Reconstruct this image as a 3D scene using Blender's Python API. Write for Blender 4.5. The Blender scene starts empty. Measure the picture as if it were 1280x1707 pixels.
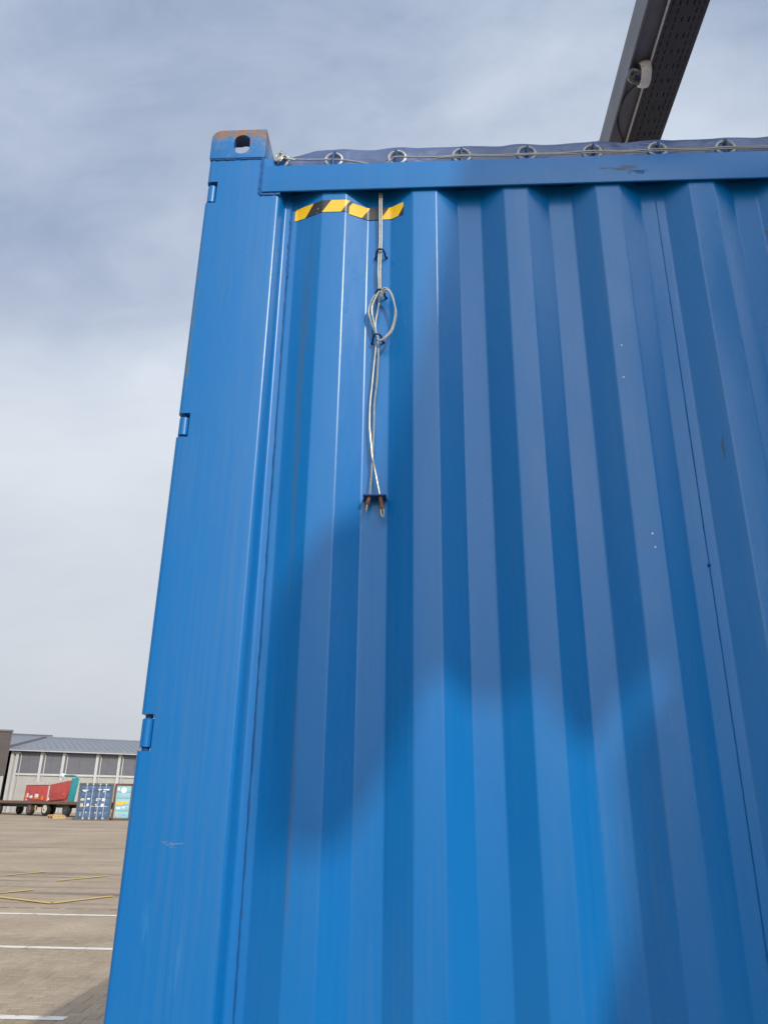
import bpy, bmesh, math, random
from mathutils import Vector, Matrix
random.seed(7)
R = math.radians
S = bpy.context.scene
COL = S.collection

# ------------------------------------------------------------------ camera
PITCH, ROLL, YAW = R(20.97), math.atan(45 / 3272), -0.05625902
f0 = Vector((math.sin(YAW), math.cos(YAW), 0)); r0 = Vector((math.cos(YAW), -math.sin(YAW), 0)); u0 = Vector((0, 0, 1))
fw = f0 * math.cos(PITCH) + u0 * math.sin(PITCH)
up = u0 * math.cos(PITCH) - f0 * math.sin(PITCH)
rr = r0 * math.cos(ROLL) + up * math.sin(ROLL)
uu = up * math.cos(ROLL) - r0 * math.sin(ROLL)
cd = bpy.data.cameras.new('camera'); cam = bpy.data.objects.new('camera', cd); COL.objects.link(cam)
cd.sensor_fit = 'VERTICAL'; cd.sensor_height = 24; cd.sensor_width = 18; cd.lens = 24 * 1254.6 / 1707
cd.clip_start = 0.05; cd.clip_end = 2000
cam.matrix_world = Matrix(((rr.x, uu.x, -fw.x, 0), (rr.y, uu.y, -fw.y, -1.8092), (rr.z, uu.z, -fw.z, 1.65), (0, 0, 0, 1)))
S.camera = cam

# ------------------------------------------------------------------ sun and sky
SUN = Vector((.546, -1, .809)).normalized()
SUN_EL = math.asin(SUN.z); SUN_ROT = math.atan2(SUN.x, SUN.y)
ld = bpy.data.lights.new('sun', 'SUN'); ld.energy = 2.4; ld.angle = R(.8); ld.color = (1, .95, .88)
sun = bpy.data.objects.new('sun', ld); COL.objects.link(sun)
sun.rotation_euler = (-SUN).to_track_quat('-Z', 'Y').to_euler(); sun.location = (8, -15, 14)

W = bpy.data.worlds.new('World'); S.world = W; W.use_nodes = True
nt = W.node_tree; nt.nodes.clear()
def nd(t, typ, **kw):
    n = t.nodes.new(typ)
    for k, v in kw.items():
        if k.startswith('i_'): n.inputs[k[2:].replace('_', ' ')].default_value = v
        else: setattr(n, k, v)
    return n
def lk(t, a, ao, b, bi): t.links.new(a.outputs[ao], b.inputs[bi])
def ramp(t, stops):
    n = t.nodes.new('ShaderNodeValToRGB'); e = n.color_ramp.elements
    while len(e) < len(stops): e.new(.5)
    for q, (p, c) in zip(e, stops):
        q.position = p; q.color = (c, c, c, 1) if isinstance(c, (int, float)) else (*c, 1)
    return n
def mathn(t, op, a, b=None, clamp=False):
    n = t.nodes.new('ShaderNodeMath'); n.operation = op; n.use_clamp = clamp
    for i, v in enumerate((a, b)):
        if v is None: continue
        if isinstance(v, (int, float)): n.inputs[i].default_value = v
        else: t.links.new(v, n.inputs[i])
    return n.outputs[0]
def mixc(t, fac, a, b, mode='MIX'):
    n = t.nodes.new('ShaderNodeMix'); n.data_type = 'RGBA'; n.blend_type = mode
    for s, v in ((n.inputs[0], fac), (n.inputs[6], a), (n.inputs[7], b)):
        if isinstance(v, (int, float)): s.default_value = v
        elif isinstance(v, tuple): s.default_value = (*v, 1)
        else: t.links.new(v, s)
    return n.outputs[2]

sky = nd(nt, 'ShaderNodeTexSky', sky_type='NISHITA', sun_disc=False, sun_elevation=SUN_EL, sun_rotation=SUN_ROT,
         air_density=1.0, dust_density=.8, ozone_density=1.5)
tc = nd(nt, 'ShaderNodeTexCoord')
sep = nd(nt, 'ShaderNodeSeparateXYZ'); lk(nt, tc, 'Generated', sep, 0)
zc = mathn(nt, 'ADD', mathn(nt, 'MAXIMUM', sep.outputs[2], 0.0), .32)
cx = mathn(nt, 'DIVIDE', sep.outputs[0], zc); cy = mathn(nt, 'DIVIDE', sep.outputs[1], zc)
cmb = nd(nt, 'ShaderNodeCombineXYZ'); nt.links.new(cx, cmb.inputs[0]); nt.links.new(cy, cmb.inputs[1])
SEED = 3.32
cmb.inputs[2].default_value = SEED
mp = nd(nt, 'ShaderNodeMapping'); lk(nt, cmb, 0, mp, 0); mp.inputs['Rotation'].default_value = (0, 0, R(35)); mp.inputs['Scale'].default_value = (1.0, 1.6, 1)
n1 = nd(nt, 'ShaderNodeTexNoise', i_Scale=1.3, i_Detail=7.0, i_Roughness=.5, i_Distortion=.3); lk(nt, mp, 0, n1, 'Vector')
n2 = nd(nt, 'ShaderNodeTexNoise', i_Scale=.7, i_Detail=2.0, i_Roughness=.4); lk(nt, mp, 0, n2, 'Vector')
n3 = nd(nt, 'ShaderNodeTexNoise', i_Scale=5.0, i_Detail=6.0, i_Roughness=.6, i_Distortion=.6); lk(nt, mp, 0, n3, 'Vector')
cl = mathn(nt, 'ADD', mathn(nt, 'ADD', mathn(nt, 'MULTIPLY', n1.outputs[0], .50), mathn(nt, 'MULTIPLY', n2.outputs[0], .36)), mathn(nt, 'MULTIPLY', n3.outputs[0], .14))
cf = ramp(nt, [(.40, 0.0), (.60, 1.0)]); nt.links.new(cl, cf.inputs[0])
SKY_STR = .1
veil = mixc(nt, .60, sky.outputs[0], (2.5, 3.6, 6.1))
fac = mathn(nt, 'MULTIPLY', cf.outputs[0], .85)
skyc = mixc(nt, fac, veil, (6.9, 7.7, 8.8))
# the cloud sheet thickens low down, all round
hz = ramp(nt, [(0.0, .9), (.38, .72), (.62, .22), (.85, 0.0)]); nt.links.new(sep.outputs[2], hz.inputs[0])
hc = ramp(nt, [(0.0, (.54, .57, .60)), (.16, (.69, .715, .745)), (.5, (.80, .84, .90))]); nt.links.new(sep.outputs[2], hc.inputs[0])
hv = nd(nt, 'ShaderNodeVectorMath', operation='SCALE'); lk(nt, hc, 0, hv, 0); hv.inputs['Scale'].default_value = 10.0
skyc = mixc(nt, hz.outputs[0], skyc, hv.outputs[0])
# thin cloud scatters forward: the sheet brightens towards the sun
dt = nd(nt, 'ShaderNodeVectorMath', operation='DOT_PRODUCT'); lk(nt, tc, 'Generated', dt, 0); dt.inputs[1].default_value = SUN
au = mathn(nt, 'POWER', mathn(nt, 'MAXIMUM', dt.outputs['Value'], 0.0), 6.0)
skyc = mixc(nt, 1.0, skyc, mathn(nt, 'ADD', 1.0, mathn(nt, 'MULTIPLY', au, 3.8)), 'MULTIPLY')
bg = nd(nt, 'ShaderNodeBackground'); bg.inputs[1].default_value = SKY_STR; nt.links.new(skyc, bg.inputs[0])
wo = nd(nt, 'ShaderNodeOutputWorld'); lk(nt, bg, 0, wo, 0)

V = S.view_settings
V.view_transform = 'Standard'; V.look = 'None'; V.exposure = 0.0; V.gamma = 1; V.use_curve_mapping = False
S.cycles.max_bounces = 8

# ------------------------------------------------------------------ mesh helpers
class MB:
    def __init__(s): s.v = []; s.f = []; s.uv = {}
    def add(s, vs, fs):
        o = len(s.v); s.v += [tuple(p) for p in vs]; s.f += [tuple(i + o for i in q) for q in fs]; return s
    def box(s, a, b):
        x0, y0, z0 = a; x1, y1, z1 = b
        return s.add([(x0, y0, z0), (x1, y0, z0), (x1, y1, z0), (x0, y1, z0), (x0, y0, z1), (x1, y0, z1), (x1, y1, z1), (x0, y1, z1)],
                     [(0, 3, 2, 1), (4, 5, 6, 7), (0, 1, 5, 4), (1, 2, 6, 5), (2, 3, 7, 6), (3, 0, 4, 7)])
    def prism(s, poly, axis, a, b):
        """poly: 2D outline; extruded along axis (0,1,2) from a to b."""
        n = len(poly)
        def p(q, t):
            if axis == 0: return (t, q[0], q[1])
            if axis == 1: return (q[0], t, q[1])
            return (q[0], q[1], t)
        vs = [p(q, a) for q in poly] + [p(q, b) for q in poly]
        fs = [tuple(range(n)), tuple(range(2 * n - 1, n - 1, -1))] + [(i, i + n, (i + 1) % n + n, (i + 1) % n) for i in range(n)]
        return s.add(vs, fs)
    def tube(s, pts, r, n=8, closed=False, jit=0):
        pts = [Vector(p) for p in pts]; m = len(pts); rings = []
        ref = None
        for i in range(m):
            if closed: t = pts[(i + 1) % m] - pts[i - 1]
            else: t = pts[min(i + 1, m - 1)] - pts[max(i - 1, 0)]
            t.normalize()
            if ref is None:
                ref = t.orthogonal().normalized()
            ref = (ref - t * ref.dot(t)).normalized()
            bn = t.cross(ref); rad = (r[i] if isinstance(r, (list, tuple)) else r) * (1 + random.uniform(-jit, jit))
            rings.append([pts[i] + (ref * math.cos(a) + bn * math.sin(a)) * rad for a in (k * 2 * math.pi / n for k in range(n))])
        vs = [p for q in rings for p in q]; fs = []
        for i in range(m if closed else m - 1):
            j = (i + 1) % m
            for k in range(n):
                fs.append((i * n + k, i * n + (k + 1) % n, j * n + (k + 1) % n, j * n + k))
        if not closed: fs += [tuple(range(n - 1, -1, -1)), tuple((m - 1) * n + k for k in range(n))]
        return s.add(vs, fs)
    def lathe(s, prof, o, ax, n=24):
        """prof: (radius, distance along ax)."""
        ax = Vector(ax).normalized(); u = ax.orthogonal().normalized(); w = ax.cross(u); o = Vector(o)
        vs = []; m = len(prof)
        for (r, d) in prof:
            for k in range(n):
                a = 2 * math.pi * k / n; vs.append(o + ax * d + (u * math.cos(a) + w * math.sin(a)) * max(r, 1e-5))
        fs = [(i * n + k, i * n + (k + 1) % n, (i + 1) * n + (k + 1) % n, (i + 1) * n + k) for i in range(m - 1) for k in range(n)]
        fs += [tuple(range(n - 1, -1, -1)), tuple((m - 1) * n + k for k in range(n))]
        return s.add(vs, fs)
    def build(s, name, mat, parent=None, bevel=0, seg=2, ang=40, loc=(0, 0, 0), rz=0, recalc=True):
        me = bpy.data.meshes.new(name); me.from_pydata(s.v, [], s.f)
        bm = bmesh.new(); bm.from_mesh(me)
        if recalc: bmesh.ops.recalc_face_normals(bm, faces=bm.faces)
        if bevel:
            es = [e for e in bm.edges if len(e.link_faces) == 2 and e.calc_face_angle(0) > R(30)]
            bmesh.ops.bevel(bm, geom=es, offset=bevel, segments=seg, affect='EDGES', profile=.6, clamp_overlap=True)
        bm.to_mesh(me); bm.free()
        me.shade_smooth(); me.set_sharp_from_angle(angle=R(ang))
        me.materials.append(mat)
        o = bpy.data.objects.new(name, me); COL.objects.link(o)
        o.parent = parent; o.location = loc; o.rotation_euler = (0, 0, rz)
        return o
def thing(name, label, cat, loc=(0, 0, 0), rz=0, group=None):
    o = bpy.data.objects.new(name, None); COL.objects.link(o); o.location = loc; o.rotation_euler = (0, 0, rz)
    o.empty_display_size = .2
    return tag(o, label, cat, group)
def tag(o, label, cat, group=None, kind=None):
    o['label'] = label; o['category'] = cat
    if group: o['group'] = group
    if kind: o['kind'] = kind
    return o
def dup(o, parent, loc=None):
    c = o.copy(); COL.objects.link(c); c.parent = parent
    if loc is not None: c.location = loc
    for ch in list(o.children): dup(ch, c)
    return c
def fillet(pts, r, seg=5, rs=None):
    """round the inner corners of an open polyline with arcs"""
    out = [pts[0]]
    for i in range(1, len(pts) - 1):
        p = Vector(pts[i]); a = Vector(pts[i - 1]) - p; b = Vector(pts[i + 1]) - p
        ri = rs[i] if rs else r
        la, lb = a.length, b.length; a.normalize(); b.normalize()
        th = a.angle(b); d = min(ri / math.tan(th / 2), la * .48, lb * .48); ri = d * math.tan(th / 2)
        if abs(th - math.pi) < .02: out.append(tuple(p)); continue
        c = p + (a + b).normalized() * (ri / math.sin(th / 2))
        s0 = p + a * d - c; s1 = p + b * d - c; tot = s0.angle(s1)
        for k in range(seg + 1):
            t = k / seg
            v = (s0 * math.sin((1 - t) * tot) + s1 * math.sin(t * tot)) / math.sin(tot)
            out.append(tuple(c + v))
    out.append(pts[-1]); return out
def spline(pts, n=6):
    P = [Vector(p) for p in pts]; out = []
    for i in range(len(P) - 1):
        p0 = P[max(i - 1, 0)]; p1 = P[i]; p2 = P[i + 1]; p3 = P[min(i + 2, len(P) - 1)]
        for k in range(n):
            t = k / n
            out.append(.5 * ((2 * p1) + (p2 - p0) * t + (2 * p0 - 5 * p1 + 4 * p2 - p3) * t * t + (3 * p1 - p0 - 3 * p2 + p3) * t ** 3))
    out.append(P[-1]); return out

# ------------------------------------------------------------------ materials
def newmat(name):
    m = bpy.data.materials.new(name); m.use_nodes = True; t = m.node_tree
    return m, t, t.nodes['Principled BSDF']
def plain(name, col, rough=.6, metal=0, var=.12, scale=6, bump=0, bscale=60, spec=.5):
    m, t, b = newmat(name)
    c = nd(t, 'ShaderNodeTexCoord'); n = nd(t, 'ShaderNodeTexNoise', i_Scale=scale, i_Detail=5.0, i_Roughness=.6); lk(t, c, 'Object', n, 0)
    k = ramp(t, [(.25, 1 - var), (.75, 1 + var)]); lk(t, n, 0, k, 0)
    mm = nd(t, 'ShaderNodeMix', data_type='RGBA', blend_type='MULTIPLY'); mm.inputs[0].default_value = 1
    mm.inputs[6].default_value = (*col, 1); lk(t, k, 0, mm, 7); lk(t, mm, 2, b, 'Base Color')
    b.inputs['Roughness'].default_value = rough; b.inputs['Metallic'].default_value = metal; b.inputs['Specular IOR Level'].default_value = spec
    if bump:
        n2 = nd(t, 'ShaderNodeTexNoise', i_Scale=bscale, i_Detail=4.0); lk(t, c, 'Object', n2, 0)
        bp = nd(t, 'ShaderNodeBump', i_Strength=bump, i_Distance=.01); lk(t, n2, 0, bp, 'Height'); lk(t, bp, 0, b, 'Normal')
    return m

BLUE = (.0005, .147, .42)
def paint(name, base=BLUE, streak=.5, rust=0, spots=(), rough=.29, wav=1.0, rustz=None):
    """container paint: chalky fade, vertical dirt streaks, orange peel, optional rust and scuffs (centre, radii, colour, threshold)"""
    m, t, b = newmat(name)
    c = nd(t, 'ShaderNodeTexCoord'); ob = c.outputs['Object']
    def noise(scale3, det=5, ro=.6, off=(0, 0, 0)):
        mpn = nd(t, 'ShaderNodeMapping'); t.links.new(ob, mpn.inputs[0]); mpn.inputs['Scale'].default_value = scale3; mpn.inputs['Location'].default_value = off
        n = nd(t, 'ShaderNodeTexNoise', i_Scale=1.0, i_Detail=float(det), i_Roughness=ro); lk(t, mpn, 0, n, 0); return n.outputs[0]
    big = ramp(t, [(.3, 0.0), (.72, 1.0)]); t.links.new(noise((2.2, 2.2, 1.1), 6), big.inputs[0])
    col = mixc(t, mathn(t, 'MULTIPLY', big.outputs[0], .22), base, (base[0] + .004, base[1] * 1.15, base[2] * .98))
    st = ramp(t, [(.42, 0.0), (.7, 1.0)]); t.links.new(noise((75, 75, 1.6), 6, .65), st.inputs[0])
    stm = ramp(t, [(.38, 0.0), (.62, 1.0)]); t.links.new(noise((3, 3, 1.3), 3, .5, (5, 2, 1)), stm.inputs[0])
    col = mixc(t, mathn(t, 'MULTIPLY', mathn(t, 'MULTIPLY', st.outputs[0], stm.outputs[0]), .42 * streak), col, (.09, .17, .28))
    dk = ramp(t, [(.60, 0.0), (.78, 1.0)]); t.links.new(noise((110, 110, 1.1), 4, .6, (3, 1, 9)), dk.inputs[0])
    col = mixc(t, mathn(t, 'MULTIPLY', dk.outputs[0], .42 * streak), col, (.012, .05, .13))
    # tiny pale specks where the paint is chipped
    vo = nd(t, 'ShaderNodeTexVoronoi', i_Scale=9.0); t.links.new(ob, vo.inputs['Vector'])
    vs = ramp(t, [(.0, 1.0), (.028, 1.0), (.034, 0.0)]); lk(t, vo, 'Distance', vs, 0)
    vr = nd(t, 'ShaderNodeSeparateColor'); lk(t, vo, 'Color', vr, 0)
    vk = ramp(t, [(.90, 0.0), (.91, 1.0)]); lk(t, vr, 0, vk, 0)
    col = mixc(t, mathn(t, 'MULTIPLY', mathn(t, 'MULTIPLY', vs.outputs[0], vk.outputs[0]), .55), col, (.45, .5, .55))
    ro = mathn(t, 'ADD', rough, mathn(t, 'MULTIPLY', mathn(t, 'SUBTRACT', noise((5, 5, 2), 5), .5), .22))
    for (ce, ra, cc, th, sc) in spots:
        mpn = nd(t, 'ShaderNodeMapping'); t.links.new(ob, mpn.inputs[0])
        mpn.inputs['Location'].default_value = tuple(-a / r for a, r in zip(ce, ra)); mpn.inputs['Scale'].default_value = tuple(1 / r for r in ra)
        ln = nd(t, 'ShaderNodeVectorMath', operation='LENGTH'); lk(t, mpn, 0, ln, 0)
        fall = mathn(t, 'SUBTRACT', 1.0, ln.outputs['Value'], True)
        nn = noise(sc, 6, .7, (ce[0] * 9, 0, ce[2] * 5))
        k = ramp(t, [(th, 0.0), (th + .06, 1.0)]); t.links.new(mathn(t, 'MULTIPLY', nn, mathn(t, 'ADD', .55, mathn(t, 'MULTIPLY', fall, .6))), k.inputs[0])
        kk = mathn(t, 'MULTIPLY', k.outputs[0], mathn(t, 'MULTIPLY', fall, 3.0, True))
        col = mixc(t, mathn(t, 'MULTIPLY', kk, .85), col, cc); ro = mathn(t, 'ADD', ro, mathn(t, 'MULTIPLY', kk, .3))
    if rust:
        g = noise((26, 26, 26), 8, .7)
        sp = nd(t, 'ShaderNodeSeparateXYZ'); t.links.new(ob, sp.inputs[0])
        zr = nd(t, 'ShaderNodeMapRange'); t.links.new(sp.outputs[2], zr.inputs[0])
        zr.inputs[1].default_value, zr.inputs[2].default_value = rustz; zr.inputs[3].default_value = -.16; zr.inputs[4].default_value = .10
        k = ramp(t, [(.53, 0.0), (.60, 1.0)]); t.links.new(mathn(t, 'ADD', g, zr.outputs[0]), k.inputs[0])
        rc = mixc(t, noise((90, 90, 90), 5, .7), (.10, .035, .012), (.42, .21, .09))
        k0 = ramp(t, [(.44, 0.0), (.60, .75)]); t.links.new(mathn(t, 'ADD', g, zr.outputs[0]), k0.inputs[0])
        col = mixc(t, k0.outputs[0], col, (.17, .19, .20))
        col = mixc(t, mathn(t, 'MULTIPLY', k.outputs[0], rust), col, rc); ro = mathn(t, 'ADD', ro, mathn(t, 'MULTIPLY', k.outputs[0], .4))
    t.links.new(col, b.inputs['Base Color']); t.links.new(ro, b.inputs['Roughness'])
    b.inputs['Specular IOR Level'].default_value = .46
    b1 = nd(t, 'ShaderNodeBump', i_Strength=.10 * wav, i_Distance=.02); t.links.new(noise((7, 7, 3.2), 3, .5), b1.inputs['Height'])
    b2 = nd(t, 'ShaderNodeBump', i_Strength=.05, i_Distance=.002); t.links.new(noise((320, 320, 320), 2), b2.inputs['Height'])
    lk(t, b1, 0, b2, 'Normal'); lk(t, b2, 0, b, 'Normal')
    return m

ZB = .776                                  # underside of the container above the ground
def zl(z): return z - ZB
M_PAINT = paint('container_paint', spots=[
    ((.335, .02, zl(2.6)), (.032, .2, 1.5), (.025, .115, .26), .48, (85, 85, 1.2)),
    ((.375, .02, zl(1.6)), (.03, .2, .8), (.02, .11, .28), .52, (85, 85, 1.6)),
    ((1.70, .02, zl(3.22)), (.016, .2, .07), (.06, .07, .09), .46, (60, 60, 9)),
    ((1.46, .02, zl(2.50)), (.009, .2, .12), (.05, .08, .13), .46, (60, 60, 7))])
M_POST = paint('post_paint', spots=[
    ((.10, 0, zl(1.551)), (.09, .2, .022), (.14, .20, .30), .52, (30, 30, 160)),
    ((.07, 0, zl(1.40)), (.03, .2, .16), (.015, .17, .42), .50, (110, 110, 6)),
    ((.15, 0, zl(1.33)), (.035, .2, .2), (.015, .17, .42), .52, (110, 110, 6)),
    ((.01, 0, zl(2.9)), (.014, .3, .5), (.08, .14, .18), .47, (60, 60, 6))], streak=.7)
M_RAIL = paint('rail_paint', spots=[
    ((1.27, 0, zl(3.462)), (.17, .2, .030), (.10, .12, .14), .47, (16, 16, 60)),
    ((1.33, 0, zl(3.448)), (.06, .2, .016), (.010, .05, .17), .44, (50, 50, 110)),
    ((1.22, 0, zl(3.430)), (.09, .2, .012), (.35, .36, .34), .58, (40, 40, 160))], streak=.5)
M_CAST = paint('casting_paint', rust=.85, rustz=(.0, .118), streak=.9)
M_WELD = paint('weld_paint', base=(.008, .09, .30), streak=.2, rough=.45)
M_DARKWELD = plain('seam_dirt', (.003, .065, .205), .7)
M_HOOK = plain('hook_paint', (.006, .045, .17), .4, var=.3, scale=80)
M_RUST = plain('rusty_metal', (.20, .10, .05), .75, .2, var=.6, scale=120, bump=.4, bscale=300)
M_BRASS = plain('ferrule_metal', (.62, .48, .32), .4, .8, var=.4, scale=150)
M_CORD = plain('plastic_coated_wire', (.44, .435, .365), .2, .4, var=.2, scale=60)
M_EYE = plain('eyelet_metal', (.50, .53, .50), .5, .35, var=.25, scale=60)
M_STEEL = plain('galvanised_steel', (.20, .20, .215), .5, .3, var=.22, scale=5)
M_STEELD = plain('dull_steel', (.065, .066, .075), .6, .2, var=.25, scale=5)
M_ZINC = plain('zinc_strip', (.55, .57, .58), .45, .5, var=.3, scale=40)
M_STRIP = plain('bright_zinc', (.80, .82, .84), .5, .0, var=.2, scale=60)
M_TYRE = plain('tyre_rubber', (.022, .021, .020), .85, var=.3)
M_BLACK = plain('black_plastic', (.012, .012, .013), .45)

def tarp_mat():
    m, t, b = newmat('tarpaulin_vinyl')
    c = nd(t, 'ShaderNodeTexCoord'); n = nd(t, 'ShaderNodeTexNoise', i_Scale=9.0, i_Detail=5.0); lk(t, c, 'Object', n, 0)
    k = ramp(t, [(.3, (.050, .080, .185)), (.75, (.080, .118, .24))]); lk(t, n, 0, k, 0); lk(t, k, 0, b, 'Base Color')
    b.inputs['Roughness'].default_value = .3; b.inputs['Specular IOR Level'].default_value = .6
    mpn = nd(t, 'ShaderNodeMapping'); lk(t, c, 'Object', mpn, 0); mpn.inputs['Scale'].default_value = (7, 12, 16); mpn.inputs['Rotation'].default_value = (0, R(25), 0)
    n2 = nd(t, 'ShaderNodeTexNoise', i_Scale=1.6, i_Detail=3.0, i_Distortion=.8); lk(t, mpn, 0, n2, 0)
    bp = nd(t, 'ShaderNodeBump', i_Strength=.28, i_Distance=.03); lk(t, n2, 0, bp, 'Height'); lk(t, bp, 0, b, 'Normal')
    return m
M_TARP = tarp_mat()

def tape_mat():
    m, t, b = newmat('hazard_tape')
    u = nd(t, 'ShaderNodeUVMap'); s = nd(t, 'ShaderNodeSeparateXYZ'); lk(t, u, 0, s, 0)
    a = mathn(t, 'ADD', mathn(t, 'SUBTRACT', s.outputs[0], mathn(t, 'MULTIPLY', s.outputs[1], .6)), .922)
    k = ramp(t, [(.0, 1.0), (.5, 0.0)]); k.color_ramp.interpolation = 'CONSTANT'
    t.links.new(mathn(t, 'FRACT', mathn(t, 'DIVIDE', a, .118)), k.inputs[0])
    c = nd(t, 'ShaderNodeTexCoord'); n = nd(t, 'ShaderNodeTexNoise', i_Scale=40.0, i_Detail=6.0); lk(t, c, 'Object', n, 0)
    col = mixc(t, k.outputs[0], (.028, .027, .025), (.86, .52, .015))
    w = ramp(t, [(.66, 0.0), (.70, 1.0)]); lk(t, n, 0, w, 0)
    col = mixc(t, mathn(t, 'MULTIPLY', w.outputs[0], .5), col, (.5, .42, .25)); t.links.new(col, b.inputs['Base Color'])
    b.inputs['Roughness'].default_value = .35
    return m
M_TAPE = tape_mat()

def ground_mat():
    m, t, b = newmat('yard_paving')
    c = nd(t, 'ShaderNodeTexCoord'); ob = c.outputs['Object']
    def noise(s3, det=6, ro=.6, rot=0, dist=0.0):
        mpn = nd(t, 'ShaderNodeMapping'); t.links.new(ob, mpn.inputs[0]); mpn.inputs['Scale'].default_value = s3; mpn.inputs['Rotation'].default_value = (0, 0, rot)
        n = nd(t, 'ShaderNodeTexNoise', i_Scale=1.0, i_Detail=float(det), i_Roughness=ro, i_Distortion=dist); lk(t, mpn, 0, n, 0); return n.outputs[0]
    base = ramp(t, [(.3, (.31, .23, .152)), (.7, (.43, .33, .225))]); t.links.new(noise((.35, .35, 1), 8, .65), base.inputs[0])
    col = base.outputs[0]
    fine = ramp(t, [(.3, .82), (.7, 1.15)]); t.links.new(noise((5, 5, 1), 6, .75), fine.inputs[0])
    col = mixc(t, 1.0, col, fine.outputs[0], 'MULTIPLY')
    for rot, th, am, sx in ((R(20), .55, .65, .9), (R(-12), .59, .6, .6), (R(33), .58, .65, .7)):      # rubber streaks left by turning tyres
        k = ramp(t, [(th, 0.0), (th + .12, 1.0)]); t.links.new(noise((sx * .10, sx * 1.6, 1), 7, .62, rot, .4), k.inputs[0])
        col = mixc(t, mathn(t, 'MULTIPLY', k.outputs[0], am), col, (.10, .08, .07))
    t.links.new(col, b.inputs['Base Color']); b.inputs['Roughness'].default_value = .85; b.inputs['Specular IOR Level'].default_value = .3
    bp = nd(t, 'ShaderNodeBump', i_Strength=.5, i_Distance=.01); t.links.new(noise((40, 40, 1), 5), bp.inputs['Height']); lk(t, bp, 0, b, 'Normal')
    return m
M_GROUND = ground_mat()
def paver_mat():
    m, t, b = newmat('paver_concrete')
    oi = nd(t, 'ShaderNodeObjectInfo'); c = nd(t, 'ShaderNodeTexCoord')
    g = nd(t, 'ShaderNodeNewGeometry')
    n = nd(t, 'ShaderNodeTexNoise', i_Scale=.9, i_Detail=7.0); lk(t, g, 'Position', n, 0)
    n2 = nd(t, 'ShaderNodeTexNoise', i_Scale=70.0, i_Detail=4.0); lk(t, g, 'Position', n2, 0)
    k = ramp(t, [(0, (.345, .262, .178)), (1, (.40, .31, .215))]); lk(t, oi, 'Random', k, 0)
    k2 = ramp(t, [(.3, .80), (.7, 1.1)]); lk(t, n, 0, k2, 0); k3 = ramp(t, [(.3, .85), (.7, 1.12)]); lk(t, n2, 0, k3, 0)
    col = mixc(t, 1.0, mixc(t, 1.0, k.outputs[0], k2.outputs[0], 'MULTIPLY'), k3.outputs[0], 'MULTIPLY'); t.links.new(col, b.inputs['Base Color'])
    b.inputs['Roughness'].default_value = .85; b.inputs['Specular IOR Level'].default_value = .3
    bp = nd(t, 'ShaderNodeBump', i_Strength=.35, i_Distance=.004); lk(t, n2, 0, bp, 'Height'); lk(t, bp, 0, b, 'Normal')
    return m
M_PAVER = paver_mat()
M_BED = plain('joint_sand', (.20, .16, .12), .95, var=.3, scale=15)
def line_mat(name, col):
    m, t, b = newmat(name); c = nd(t, 'ShaderNodeTexCoord')
    n = nd(t, 'ShaderNodeTexNoise', i_Scale=7.0, i_Detail=8.0, i_Roughness=.7); lk(t, c, 'Object', n, 0)
    k = ramp(t, [(.36, .0), (.46, 1.0)]); lk(t, n, 0, k, 0)
    t.links.new(mixc(t, k.outputs[0], (.36, .30, .24), col), b.inputs['Base Color']); b.inputs['Roughness'].default_value = .7
    return m
M_WLINE = line_mat('white_line_paint', (.72, .665, .58)); M_YLINE = line_mat('yellow_line_paint', (.62, .42, .10))

# ------------------------------------------------------------------ ground
gb = MB(); N = 24
xs = [-700, -200, -80, -30, -12, 0, 12, 40, 200, 700]; ys = [-300, -60, -12, 0, 4, 8, 14, 24, 40, 70, 130, 300, 900]
gb.add([(x, y, 0) for y in ys for x in xs], [(j * len(xs) + i, j * len(xs) + i + 1, (j + 1) * len(xs) + i + 1, (j + 1) * len(xs) + i) for j in range(len(ys) - 1) for i in range(len(xs) - 1)])
ground = gb.build('ground', M_GROUND); ground['kind'] = 'structure'
# laid pavers nearest the camera, herringbone
bed = MB().box((-9, 3.6, -.05), (-1.6, 11.2, .004)).build('paver_bed', M_BED, ground)
PW = .1
def paver_mesh(mb, o, ca, sa, vert, z):
    a, b = (PW, PW * 2) if vert else (PW * 2, PW)
    g, h = .0018, .010
    def q(x, y, zz): return (o[0] + x * ca - y * sa, o[1] + x * sa + y * ca, zz)
    lo = [q(g, g, .002), q(a - g, g, .002), q(a - g, b - g, .002), q(g, b - g, .002)]
    md = [q(g, g, z - .004), q(a - g, g, z - .004), q(a - g, b - g, z - .004), q(g, b - g, z - .004)]
    c = .006
    tp = [q(c, c, z), q(a - c, c, z), q(a - c, b - c, z), q(c, b - c, z)]
    fs = [(i, (i + 1) % 4, (i + 1) % 4 + 4, i + 4) for i in range(4)] + [(i + 4, (i + 1) % 4 + 4, (i + 1) % 4 + 8, i + 8) for i in range(4)] + [(8, 9, 10, 11)]
    mb.add(lo + md + tp, fs)
ca, sa = math.cos(R(3)), math.sin(R(3))
cells = []
for i in range(-60, 60):
    for j in range(-60, 60):
        k = (i - j) % 4
        if k not in (0, 2): continue
        o = (i * PW, j * PW) if k == 0 else (i * PW, (j - 1) * PW)
        x = -5 + o[0] * ca - o[1] * sa; y = 7 + o[0] * sa + o[1] * ca
        if -8.9 < x < -1.8 and 3.7 < y < 11: cells.append((x, y, k == 2))
def in_view(x, y):
    d = Vector((x, y + 1.8092, -1.65)); c = Vector((d.dot(rr), d.dot(uu), d.dot(fw)))
    if c.z < .1: return False
    px = 640 + 1254.6 * c.x / c.z; py = 853.5 - 1254.6 * c.y / c.z
    return -25 < px < 215 and 1300 < py < 1725
near = sorted([c for c in cells if in_view(c[0], c[1])], key=lambda c: c[1])[:290]
nearset = set(near)
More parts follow.
